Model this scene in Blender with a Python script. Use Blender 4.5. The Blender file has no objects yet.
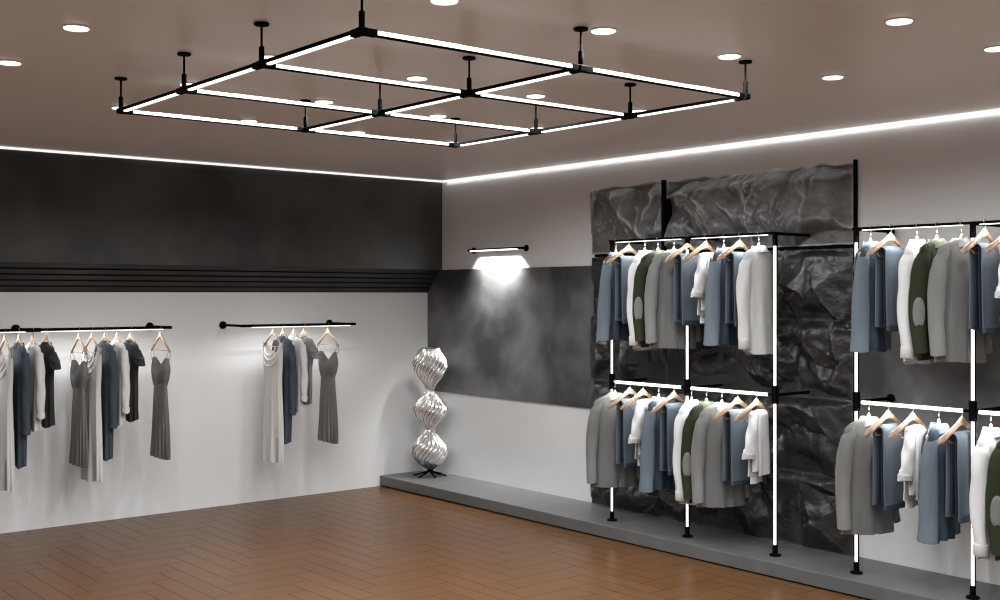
import bpy, math, random
from mathutils import Vector, Matrix, noise
import numpy as np

random.seed(7)
scene = bpy.context.scene
col = scene.collection
PI = math.pi
sin, cos = math.sin, math.cos

# ------------------------------------------------------------------ room size
H = 3.208            # ceiling
P = 0.11             # platform height
XW = 7.235           # wall with the racks
YW = 10.077          # wall with the garment rails
XF = 6.60            # platform front
YB = 9.839           # bulkhead face
X0, Y0 = -2.6, -3.0  # rest of the room behind the camera

# ------------------------------------------------------------------ materials
def new_mat(name):
    m = bpy.data.materials.new(name); m.use_nodes = True
    nt = m.node_tree
    return m, nt, nt.nodes['Principled BSDF']

def plain(name, c, rough=0.5, metal=0.0, spec=0.5, emit=0.0, ec=None):
    m, nt, b = new_mat(name)
    b.inputs['Base Color'].default_value = (*c, 1)
    b.inputs['Roughness'].default_value = rough
    b.inputs['Metallic'].default_value = metal
    b.inputs['Specular IOR Level'].default_value = spec
    if emit:
        b.inputs['Emission Color'].default_value = (*(ec or c), 1)
        b.inputs['Emission Strength'].default_value = emit
    return m

def noisy(name, c1, c2, scale=3.0, rough=0.5, detail=6, bump=0.0, bscale=30, stretch=(1, 1, 1), rr=None, lo=.35, hi=.65, spec=.5, dist=0.0, sheen=0, bdist=.01):
    m, nt, b = new_mat(name)
    L = nt.links.new
    tc = nt.nodes.new('ShaderNodeTexCoord')
    mp = nt.nodes.new('ShaderNodeMapping'); mp.inputs['Scale'].default_value = stretch
    L(tc.outputs['Object'], mp.inputs['Vector'])
    n = nt.nodes.new('ShaderNodeTexNoise'); n.inputs['Scale'].default_value = scale
    n.inputs['Detail'].default_value = detail; n.inputs['Distortion'].default_value = dist
    L(mp.outputs['Vector'], n.inputs['Vector'])
    r = nt.nodes.new('ShaderNodeValToRGB')
    r.color_ramp.elements[0].position = lo; r.color_ramp.elements[0].color = (*c1, 1)
    r.color_ramp.elements[1].position = hi; r.color_ramp.elements[1].color = (*c2, 1)
    L(n.outputs['Fac'], r.inputs['Fac']); L(r.outputs['Color'], b.inputs['Base Color'])
    b.inputs['Roughness'].default_value = rough
    b.inputs['Specular IOR Level'].default_value = spec
    if sheen: b.inputs['Sheen Weight'].default_value = sheen
    if rr:
        mr = nt.nodes.new('ShaderNodeMapRange')
        mr.inputs['To Min'].default_value = rr[0]; mr.inputs['To Max'].default_value = rr[1]
        L(n.outputs['Fac'], mr.inputs['Value']); L(mr.outputs['Result'], b.inputs['Roughness'])
    if bump:
        n2 = nt.nodes.new('ShaderNodeTexNoise'); n2.inputs['Scale'].default_value = bscale; n2.inputs['Detail'].default_value = 4
        L(mp.outputs['Vector'], n2.inputs['Vector'])
        bp = nt.nodes.new('ShaderNodeBump'); bp.inputs['Strength'].default_value = bump; bp.inputs['Distance'].default_value = bdist
        L(n2.outputs['Fac'], bp.inputs['Height']); L(bp.outputs['Normal'], b.inputs['Normal'])
    return m

def cloth(name, c, rough=.85, var=.12, sheen=0.0):
    c1 = tuple(x * (1 - var) for x in c); c2 = tuple(min(1, x * (1 + var)) for x in c)
    return noisy(name, c1, c2, scale=5, rough=rough, bump=.45, bscale=9, stretch=(1.6, 1.6, .35), spec=.25, sheen=sheen, bdist=.012)

M = dict(
    wall=noisy('painted_wall', (.68, .68, .678), (.72, .72, .718), scale=1.2, rough=.6, bump=.05, bscale=60),
    ceil=noisy('ceiling_paint', (.84, .815, .795), (.87, .845, .825), scale=.6, rough=.34, spec=.5),
    plaster=noisy('dark_plaster', (.022, .021, .020), (.075, .071, .067), scale=1.6, rough=.5, detail=9, dist=.3, rr=(.3, .6), bump=.12, bscale=5, lo=.38, hi=.72),
    panel=noisy('grey_plaster', (.040, .040, .039), (.145, .144, .142), scale=1.5, rough=.45, detail=9, dist=.35, rr=(.28, .55), bump=.15, bscale=6, lo=.40, hi=.64),
    slat=noisy('dark_slat', (.014, .013, .012), (.032, .030, .028), scale=2.0, rough=.5, detail=4, dist=1),
    gap=plain('groove_black', (.002, .002, .002), .9),
    platform=noisy('grey_platform', (.085, .087, .087), (.105, .106, .105), scale=4, rough=.42, bump=.03, bscale=50),
    black=plain('black_metal', (.002, .002, .0022), .8, .0, .04),
    led=plain('led_lens', (1, 1, 1), .4, emit=1.7, ec=(1, .995, .99)),
    led_cove=plain('led_cove', (1, 1, 1), .4, emit=.85, ec=(1, .99, .98)),
    led_grid=plain('led_grid', (1, 1, 1), .4, emit=1.7, ec=(1, .985, .98)),
    spot=plain('downlight_glow', (1, 1, 1), .4, emit=2.5, ec=(1, .98, .95)),
    trimw=plain('white_trim', (.75, .72, .70), .4),
    steel=plain('steel_hook', (.62, .61, .60), .3, 1.0),
    steel_dark=plain('dark_steel_hook', (.30, .28, .26), .4, 1.0),
    silver=plain('polished_silver', (.90, .90, .895), .12, 1.0),
    wood=noisy('pale_wood', (.42, .26, .155), (.56, .37, .24), scale=14, rough=.4, stretch=(.4, 1.5, 1.5)),
    wood_dark=noisy('worn_wood', (.25, .13, .08), (.34, .19, .12), scale=14, rough=.4, stretch=(.4, 1.5, 1.5)),
    grey=cloth('grey_wool', (.155, .153, .148)),
    greyl=cloth('grey_wool_collar', (.27, .268, .265)),
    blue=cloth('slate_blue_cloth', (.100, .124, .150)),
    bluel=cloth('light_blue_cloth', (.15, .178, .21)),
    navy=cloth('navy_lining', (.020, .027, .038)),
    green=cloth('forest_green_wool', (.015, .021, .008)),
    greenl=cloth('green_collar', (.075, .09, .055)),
    blue_shade_waist=cloth('blue_cloth_shade_waist', (.036, .050, .070)), green_shade=cloth('green_wool_painted_shade', (.010, .018, .006)),  # shade painted into jacket bodies; the blue also colours trouser waistbands
    patch=cloth('grey_patch', (.145, .148, .142)),
    white=cloth('white_cotton', (.58, .58, .575), var=.04),
    offw=cloth('off_white_cotton', (.46, .46, .45), var=.04),
    ivory=cloth('ivory_crepe', (.56, .55, .53), rough=.6, var=.05),
    slip=cloth('grey_satin', (.14, .135, .128), rough=.45),
    dblue=cloth('dark_blue_crepe', (.045, .056, .074)),
    tee_black=cloth('charcoal_jersey', (.028, .028, .029)),
    tee_grey=cloth('mid_grey_jersey', (.20, .20, .195)),
)

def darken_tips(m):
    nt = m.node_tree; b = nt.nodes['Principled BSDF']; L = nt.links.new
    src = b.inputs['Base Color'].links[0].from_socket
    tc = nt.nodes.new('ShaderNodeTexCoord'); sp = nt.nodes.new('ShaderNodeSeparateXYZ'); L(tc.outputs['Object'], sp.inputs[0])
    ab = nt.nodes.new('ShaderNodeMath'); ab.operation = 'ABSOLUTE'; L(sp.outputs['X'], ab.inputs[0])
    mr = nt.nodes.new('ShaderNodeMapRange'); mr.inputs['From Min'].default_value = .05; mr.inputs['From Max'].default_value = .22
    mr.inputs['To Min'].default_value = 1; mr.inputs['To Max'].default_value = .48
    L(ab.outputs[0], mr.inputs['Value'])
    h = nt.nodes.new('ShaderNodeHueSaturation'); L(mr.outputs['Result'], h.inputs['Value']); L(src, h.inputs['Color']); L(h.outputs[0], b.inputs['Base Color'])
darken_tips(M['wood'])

# stone
def stone_mat(name='rock_painted_shaded', k=1.0):
    m, nt, b = new_mat(name)
    L = nt.links.new
    tc = nt.nodes.new('ShaderNodeTexCoord')
    n = nt.nodes.new('ShaderNodeTexNoise'); n.inputs['Scale'].default_value = 5; n.inputs['Detail'].default_value = 9; n.inputs['Roughness'].default_value = .65
    L(tc.outputs['Object'], n.inputs['Vector'])
    r = nt.nodes.new('ShaderNodeValToRGB')
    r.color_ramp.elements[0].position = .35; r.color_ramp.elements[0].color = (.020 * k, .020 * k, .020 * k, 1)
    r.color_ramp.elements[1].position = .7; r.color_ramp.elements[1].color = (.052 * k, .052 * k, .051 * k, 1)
    L(n.outputs['Fac'], r.inputs['Fac'])
    geo = nt.nodes.new('ShaderNodeNewGeometry')
    pr = nt.nodes.new('ShaderNodeValToRGB')
    pr.color_ramp.elements[0].position = .505; pr.color_ramp.elements[0].color = (0, 0, 0, 1)
    pr.color_ramp.elements[1].position = .56; pr.color_ramp.elements[1].color = (.08 * k, .08 * k, .08 * k, 1)  # paler ridges: edge highlights painted into the rock colour
    L(geo.outputs['Pointiness'], pr.inputs['Fac'])
    mx = nt.nodes.new('ShaderNodeMixRGB'); mx.blend_type = 'ADD'; mx.inputs[0].default_value = 1
    L(r.outputs['Color'], mx.inputs[1]); L(pr.outputs['Color'], mx.inputs[2]); L(mx.outputs[0], b.inputs['Base Color'])
    b.inputs['Roughness'].default_value = .36
    n2 = nt.nodes.new('ShaderNodeTexNoise'); n2.inputs['Scale'].default_value = 22; n2.inputs['Detail'].default_value = 8
    L(tc.outputs['Object'], n2.inputs['Vector'])
    bp = nt.nodes.new('ShaderNodeBump'); bp.inputs['Strength'].default_value = .4; bp.inputs['Distance'].default_value = .02
    L(n2.outputs['Fac'], bp.inputs['Height']); L(bp.outputs['Normal'], b.inputs['Normal'])
    return m
M['stone'] = stone_mat('rock_painted_shaded', .5)  # same rock darkened, painting the shade of the lower rows
M['stone_lit'] = stone_mat('rock_painted_lit', 3.6)  # same rock brightened, painting the ceiling light on the top row

def floor_mat():
    m, nt, b = new_mat('herringbone_wood')
    L = nt.links.new
    at = nt.nodes.new('ShaderNodeAttribute'); at.attribute_name = 'plank'
    uv = nt.nodes.new('ShaderNodeUVMap'); uv.uv_map = 'UVMap'
    mp = nt.nodes.new('ShaderNodeMapping'); mp.inputs['Scale'].default_value = (1.6, 16, 1)
    L(uv.outputs['UV'], mp.inputs['Vector'])
    n = nt.nodes.new('ShaderNodeTexNoise'); n.inputs['Scale'].default_value = 2.2; n.inputs['Detail'].default_value = 7
    n.inputs['Distortion'].default_value = .5
    L(mp.outputs['Vector'], n.inputs['Vector'])
    r = nt.nodes.new('ShaderNodeValToRGB')
    r.color_ramp.elements[0].position = .3; r.color_ramp.elements[0].color = (.082, .036, .0125, 1)
    r.color_ramp.elements[1].position = .75; r.color_ramp.elements[1].color = (.135, .064, .026, 1)
    L(n.outputs['Fac'], r.inputs['Fac'])
    hsv = nt.nodes.new('ShaderNodeHueSaturation')
    mr = nt.nodes.new('ShaderNodeMapRange'); mr.inputs['To Min'].default_value = .93; mr.inputs['To Max'].default_value = 1.08
    L(at.outputs['Fac'], mr.inputs['Value']); L(mr.outputs['Result'], hsv.inputs['Value'])
    L(r.outputs['Color'], hsv.inputs['Color']); L(hsv.outputs['Color'], b.inputs['Base Color'])
    b.inputs['Roughness'].default_value = .3
    b.inputs['Specular IOR Level'].default_value = .17
    mr2 = nt.nodes.new('ShaderNodeMapRange'); mr2.inputs['To Min'].default_value = .24; mr2.inputs['To Max'].default_value = .38
    L(n.outputs['Fac'], mr2.inputs['Value']); L(mr2.outputs['Result'], b.inputs['Roughness'])
    return m
M['floor'] = floor_mat()
M['seam'] = plain('floor_seam', (.035, .014, .006), .8, 0, .1)

# ------------------------------------------------------------------ helpers
def link(o, parent=None):
    col.objects.link(o)
    if parent is not None: o.parent = parent
    return o

def mesh_obj(name, verts, faces, mat, parent=None, smooth=False, loc=None):
    me = bpy.data.meshes.new(name)
    me.from_pydata([tuple(v) for v in verts], [], faces)
    me.validate(); me.update()
    if smooth:
        me.polygons.foreach_set('use_smooth', [True] * len(me.polygons)); me.set_sharp_from_angle(angle=math.radians(55))
    me.materials.append(mat)
    o = bpy.data.objects.new(name, me)
    if loc: o.location = loc
    return link(o, parent)

class MB:
    """collects shapes for one mesh"""
    def __init__(s): s.v = []; s.f = []
    def add(s, vs, fs):
        n = len(s.v); s.v += [tuple(v) for v in vs]; s.f += [tuple(i + n for i in f) for f in fs]
    def box(s, a, b, bev=0.0):
        x0, y0, z0 = a; x1, y1, z1 = b
        if not bev:
            vs = [(x, y, z) for x in (x0, x1) for y in (y0, y1) for z in (z0, z1)]
            fs = [(0, 1, 3, 2), (4, 6, 7, 5), (0, 4, 5, 1), (2, 3, 7, 6), (0, 2, 6, 4), (1, 5, 7, 3)]
            s.add(vs, fs); return
        # bevelled: three nested slabs hull
        c = Vector(((x0 + x1) / 2, (y0 + y1) / 2, (z0 + z1) / 2)); hx, hy, hz = (x1 - x0) / 2, (y1 - y0) / 2, (z1 - z0) / 2
        rings = []
        for z, k in ((-hz, bev), (-hz + bev, 0), (hz - bev, 0), (hz, bev)):
            pts = []
            for sx, sy in ((1, 1), (-1, 1), (-1, -1), (1, -1)):
                ex, ey = hx - k, hy - k
                p = (c.x + sx * ex, c.y + sy * (ey - bev), c.z + z); q = (c.x + sx * (ex - bev), c.y + sy * ey, c.z + z)
                pts += [p, q] if sx * sy > 0 else [q, p]
            rings.append(pts)
        s.loft(rings)
    def loft(s, rings, caps=(True, True), closed=True):
        n = len(rings[0]); vs = [p for r in rings for p in r]; fs = []
        for i in range(len(rings) - 1):
            for j in range(n if closed else n - 1):
                k = (j + 1) % n
                fs.append((i * n + j, i * n + k, (i + 1) * n + k, (i + 1) * n + j))
        if caps[0]: fs.append(tuple(range(n - 1, -1, -1)))
        if caps[1]: fs.append(tuple((len(rings) - 1) * n + j for j in range(n)))
        s.add(vs, fs)
    def tube(s, pts, r, n=10, caps=True, sx=1.0):
        pts = [Vector(p) for p in pts]; rings = []
        rs = r if isinstance(r, (list, tuple)) else [r] * len(pts)
        t0 = (pts[1] - pts[0]).normalized()
        up = Vector((0, 0, 1)) if abs(t0.z) < .9 else Vector((1, 0, 0))
        a = t0.cross(up).normalized()
        for i, p in enumerate(pts):
            t = (pts[min(i + 1, len(pts) - 1)] - pts[max(i - 1, 0)]).normalized()
            a = (a - t * a.dot(t)).normalized(); b = t.cross(a)
            rings.append([p + (a * cos(2 * PI * k / n) * sx + b * sin(2 * PI * k / n)) * rs[i] for k in range(n)])
        s.loft(rings, (caps, caps))
    def disc(s, c, axis, r, h, n=24, bev=.002):
        ax = Vector(axis).normalized(); c = Vector(c)
        s.tube([c, c + ax * bev, c + ax * (h - bev), c + ax * h], [r - bev, r, r, r - bev], n)
    def build(s, name, mat, parent=None, smooth=False, auto=None):
        o = mesh_obj(name, s.v, s.f, mat, parent, smooth)
        if auto: shade_auto(o, auto)
        return o

def shade_auto(o, ang=35):
    me = o.data
    me.polygons.foreach_set('use_smooth', [True] * len(me.polygons))
    me.set_sharp_from_angle(angle=math.radians(ang))

def tag(o, label, cat, group=None, kind=None):
    o['label'] = label; o['category'] = cat
    if group: o['group'] = group
    if kind: o['kind'] = kind
    return o

def empty(name, loc=(0, 0, 0), rz=0.0):
    o = bpy.data.objects.new(name, None); o.location = loc; o.rotation_euler = (0, 0, rz)
    o.empty_display_size = .05
    return link(o)

def struct(o, label, cat):
    o['kind'] = 'structure'; o['label'] = label; o['category'] = cat
    return o

def copy_tree(o, parent=None):
    c = o.copy(); col.objects.link(c)
    if parent is not None: c.parent = parent
    for ch in list(o.children): copy_tree(ch, c)
    return c

def area(name, loc, size, power, rot=(0, 0, 0), shape='RECTANGLE', size_y=None, spread=PI, color=(1, .97, .94), parent=None):
    l = bpy.data.lights.new(name, 'AREA'); l.shape = shape; l.size = size
    if size_y: l.size_y = size_y
    l.energy = power; l.spread = spread; l.color = color
    o = bpy.data.objects.new(name, l); o.location = loc; o.rotation_euler = rot
    return link(o, parent)

# ------------------------------------------------------------------ floor
def build_floor():
    w, L = 1.0, 4.0
    sx, sy = .145, .218
    g = .0020
    V = []; F = []; UV = []; A = []; R = random.Random(3)
    ox, oy = 2.586 - L * sx, 8.588 - w * sy
    def plank(x0, y0, x1, y1, along_x):
        if x1 < X0 or x0 > XF + .02 or y1 < Y0 or y0 > YW: return
        n = len(V)
        a = [(max(x0 + g, X0), max(y0 + g, Y0)), (min(x1 - g, XF + .02), max(y0 + g, Y0)), (min(x1 - g, XF + .02), min(y1 - g, YW)), (max(x0 + g, X0), min(y1 - g, YW))]
        if a[1][0] <= a[0][0] or a[2][1] <= a[1][1]: return
        V.extend([(x, y, 0) for x, y in a]); F.append((n, n + 1, n + 2, n + 3))
        o = R.uniform(0, 50)
        for x, y in a:
            UV.append((x + o, y + o) if along_x else (y + o, x + o))
        A.append(R.random())
    for m in range(-16, 17):
        for k in range(-140, 140):
            bx, by = ox + (k + m * L) * sx, oy + (k - m * L) * sy
            plank(bx, by, bx + L * sx, by + w * sy, True)
            plank(bx + L * sx, by + (w - L) * sy, bx + (L + w) * sx, by + w * sy, False)
    # dark bed under the joints
    n = len(V); nf = len(F)
    V.extend([(X0, Y0, -.0015), (XF + .02, Y0, -.0015), (XF + .02, YW, -.0015), (X0, YW, -.0015)]); F.append((n, n + 1, n + 2, n + 3))
    UV.extend([(0, 0)] * 4); A.append(.5)
    me = bpy.data.meshes.new('floor'); me.from_pydata(V, [], F)
    uvl = me.uv_layers.new(name='UVMap')
    uvl.data.foreach_set('uv', [c for i in range(len(V)) for c in UV[i]])
    at = me.attributes.new('plank', 'FLOAT', 'FACE'); at.data.foreach_set('value', A)
    me.materials.append(M['floor']); me.materials.append(M['seam'])
    me.polygons[nf].material_index = 1
    me.update()
    o = link(bpy.data.objects.new('floor', me))
    struct(o, 'brown herringbone parquet floor with a soft sheen', 'floor')
build_floor()

def wall(name, a, b, mat, label):
    mb = MB(); mb.box(a, b); return struct(mb.build(name, mat), label, 'wall')
wall('wall_back', (X0 - .1, YW, -.1), (XW + .1, YW + .1, H + .1), M['wall'], 'white painted wall behind the two garment rails')
wall('wall_right', (XW, Y0 - .1, -.1), (XW + .1, YW, H + .1), M['wall'], 'white painted wall behind the clothes racks')
wall('wall_left', (X0 - .1, Y0 - .1, -.1), (X0, YW, H + .1), M['wall'], 'plain white side wall opposite the racks')
wall('wall_front', (X0, Y0 - .1, -.1), (XW, Y0, H + .1), M['wall'], 'plain white wall behind the viewer')
mb = MB(); mb.box((X0, Y0, H), (XW, YW, H + .1)); o = mb.build('ceiling', M['ceil']); struct(o, 'smooth taupe ceiling with a soft sheen', 'ceiling')

# platform
mb = MB()
mb.box((XF, Y0, .012), (XW, YW, P), .0)
plat = mb.build('platform', M['platform'])
bv = plat.modifiers.new('b', 'BEVEL'); bv.width = .004; bv.segments = 2
tag(plat, 'low grey plinth running along the wall under the clothes racks', 'platform', kind='structure')
mb = MB(); mb.box((XF + .02, Y0, 0), (XF + .05, YW, .012)); o = mb.build('shadow_gap', M['gap'], plat)

# bulkhead with slatted soffit on the back wall
bk = empty('trim_1', (0, 0, 0)); bk['kind'] = 'structure'; bk['label'] = 'dark plaster bulkhead with a slatted sloping underside'; bk['category'] = 'bulkhead'
mb = MB(); mb.box((X0, YB, 2.265), (XW, YW, H)); mb.build('bulkhead_face', M['plaster'], bk)
mb = MB()
NS = 5
dz = 2.265 - 2.021
for i in range(NS):
    z1 = 2.262 - dz * i / NS; z0 = 2.262 - dz * (i + 1) / NS + .014
    y1 = YB + (YW - YB) * i / NS; y0 = YB + (YW - YB) * (i + 1) / NS
    vs = []
    for x in (X0, XW):
        vs += [(x, y1, z1), (x, y1 + .042 * (1 if i < NS - 1 else .8), z0), (x, YW, z0), (x, YW, z1)]
    mb.add(vs, [(0, 1, 5, 4), (1, 2, 6, 5), (0, 4, 7, 3), (0, 3, 2, 1), (4, 5, 6, 7)])
mb.build('soffit_slats', M['slat'], bk)
mb = MB(); mb.add([(X0, YB + .05, 2.27), (XW, YB + .05, 2.27), (XW, YW, 2.022), (X0, YW, 2.022), (X0, YW, 2.27), (XW, YW, 2.27)], [(0, 1, 2, 3), (4, 5, 1, 0), (3, 2, 5, 4)])
mb.build('soffit_backing', M['gap'], bk)

# dark panel band on the rack wall
mb = MB(); mb.box((XW - .022, 7.50, .968), (XW, YW, 2.262)); o = mb.build('plaster_panel', M['panel'])
o.name = 'trim_2'; struct(o, 'large dark grey plaster panel on the wall beside the stone cladding', 'panel')
mb = MB(); mb.box((XW - .022, 1.2, .94), (XW, 4.765, 2.262)); o = mb.build('plaster_panel', M['panel'])
o.name = 'trim_3'; struct(o, 'dark grey plaster panel on the wall behind the nearer rack', 'panel')

# cove light lines
mb = MB(); mb.box((X0, YB - .022, H - .016), (XW - .02, YB, H - .001)); o = mb.build('light_strip', M['led_cove'])
tag(o, 'thin glowing light line where ceiling meets the dark bulkhead', 'light strip')
mb = MB(); mb.box((XW - .02, Y0, H - .015), (XW, YB - .022, H - .001)); o = mb.build('light_strip', M['led_cove'])
tag(o, 'thin glowing light line where ceiling meets the rack wall', 'light strip')

area('cove_lamp', (XW - .014, 5.0, H - .017), .007, 2.4, size_y=9.5, rot=(0, math.radians(-8), 0), color=(1, .995, .99))

# ------------------------------------------------------------------ ceiling downlights
def make_downlight():
    t = empty('ceiling_light')
    mb = MB(); mb.disc((0, 0, -.006), (0, 0, 1), .062, .0055, 32); mb.build('trim_ring', M['trimw'], t, auto=30)
    mb = MB(); mb.disc((0, 0, -.010), (0, 0, 1), .055, .006, 32); mb.build('diffuser', M['spot'], t, auto=30)
    return t
SPOT_W = 15.6
SPREAD = math.radians(162)
dl = [
    (1.79, 6.22, 'far left of the ceiling, beyond the hanging light grid'),
    (1.79, 5.22, 'beside the hanging light grid, above the left wall rail'),
    (2.79, 3.78, 'at the top edge, beyond the front corner of the light grid'),
    (3.673, 3.755, 'just past the middle front mount of the light grid'),
    (4.56, 3.755, 'touching the right corner mount of the light grid'),
    (4.555, 2.80, 'large and alone, nearest one right of the grid'),
    (5.443, 3.755, 'between the light grid and the stone cladding'),
    (5.43, 2.81, 'cut by the right edge of the photo'),
    (3.676, 5.235, 'inside the middle of the grid, front bay'),
    (3.676, 6.243, 'beside the far middle mount of the grid'),
    (3.676, 7.258, 'behind the farthest bar of the grid, left bay'),
    (4.56, 7.262, 'behind the farthest bar, just right of the middle mount'),
    (4.56, 6.249, 'in the far right bay of the grid'),
    (4.56, 5.246, 'in the middle right bay of the grid'),
    (5.46, 5.25, 'beside the second mount on the right grid bar'),
    (2.78, 7.277, 'behind the far left corner of the grid'),
    (2.78, 6.221, 'behind the second mount on the left grid bar'),
    (2.78, 5.251, 'behind the third mount on the left grid bar'),
    (5.46, 6.26, 'behind the third mount on the right grid bar'),
    (5.45, 7.269, 'behind the far right corner mount of the grid'),
]
proto = make_downlight()
for i, (x, y, w) in enumerate(dl):
    o = proto if i == 0 else copy_tree(proto)
    o.location = (x, y, H)
    tag(o, 'round recessed ceiling light ' + w, 'ceiling light', 'recessed ceiling downlights')
    area('downlight_or_added_lamp', (x, y, H - .013), .085, SPOT_W, shape='DISK', color=(.96, .985, 1), spread=SPREAD)
for x in (-1.0, .9, 2.78, 4.56):  # unseen lamps without fixtures, added to light the near part of the room
    for y in (-1.5, .5, 2.2):
        area('downlight_or_added_lamp', (x, y, H - .013), .10, SPOT_W * 1.6, shape='DISK', color=(.96, .985, 1), spread=SPREAD)
for x in (-1.0, .4):  # weaker unseen lamps, also added for light, left of the view
    for y in (4.2, 6.2, 8.2):
        area('downlight_or_added_lamp', (x, y, H - .013), .10, SPOT_W * .3, shape='DISK', color=(.96, .985, 1), spread=SPREAD)

# ------------------------------------------------------------------ pendant light grid
def build_grid():
    t = empty('pendant_light_grid', (3.565, 5.03, 3.023))
    tag(t, 'black hanging ceiling grid of glowing light tubes with twelve mounts', 'ceiling lamp')
    gx = [2.40 - 3.565, 0, 4.73 - 3.565]; gy = [6.28 - 5.03, 5.44 - 5.03, 4.617 - 5.03, 3.79 - 5.03]
    cz = H - 3.023
    for i, x in enumerate(gx):
        for j, y in enumerate(gy):
            # mount: ceiling disc, thin rod, thick collar and connector hub
            mb = MB()
            mb.disc((x, y, cz - .012), (0, 0, 1), .034, .012, 24)
            mb.tube([(x, y, .07), (x, y, cz - .01)], .0055, 10)
            mb.tube([(x, y, 0), (x, y, .004), (x, y, .076), (x, y, .08)], [.010, .0125, .0125, .010], 14)
            m = mb.build('mount', M['black'], t, auto=35)
            hb = MB()
            hb.box((x - .02, y - .02, -.015), (x + .02, y + .02, .015), .004)
            L = .065
            if i > 0: hb.box((x - L, y - .0145, -.0145), (x - .01, y + .0145, .0145), .002)
            if i < 2: hb.box((x + .01, y - .0145, -.0145), (x + L, y + .0145, .0145), .002)
            if j > 0: hb.box((x - .0145, y + .01, -.0145), (x + .0145, y + L, .0145), .002)
            if j < 3: hb.box((x - .0145, y - L, -.0145), (x + .0145, y - .01, .0145), .002)
            hb.build('connector', M['black'], m)
    for j, y in enumerate(gy):       # bars across (X): lens faces the viewer side
        for i in range(2):
            a, b = gx[i] + .055, gx[i + 1] - .055
            mb = MB(); mb.box((a, y - .002, -.0125), (b, y + .0125, .0125)); mb.box((a, y - .0125, -.0135), (b, y, -.0075))
            r = mb.build('light_bar', M['black'], t)
            lb = MB(); lb.box((a + .01, y - .0145, -.0075), (b - .01, y - .002, .0095), .002); lb.build('lens', M['led_grid'], r)
    for i, x in enumerate(gx):
        for j in range(3):
            a, b = gy[j + 1] + .055, gy[j] - .055
            mb = MB(); mb.box((x - .0125, a, -.004), (x + .0125, b, .0125))
            r = mb.build('light_bar', M['black'], t)
            lb = MB(); lb.box((x - .0105, a + .01, -.0125), (x + .0105, b - .01, -.004), .002); lb.build('lens', M['led_grid'], r)
build_grid()

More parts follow.
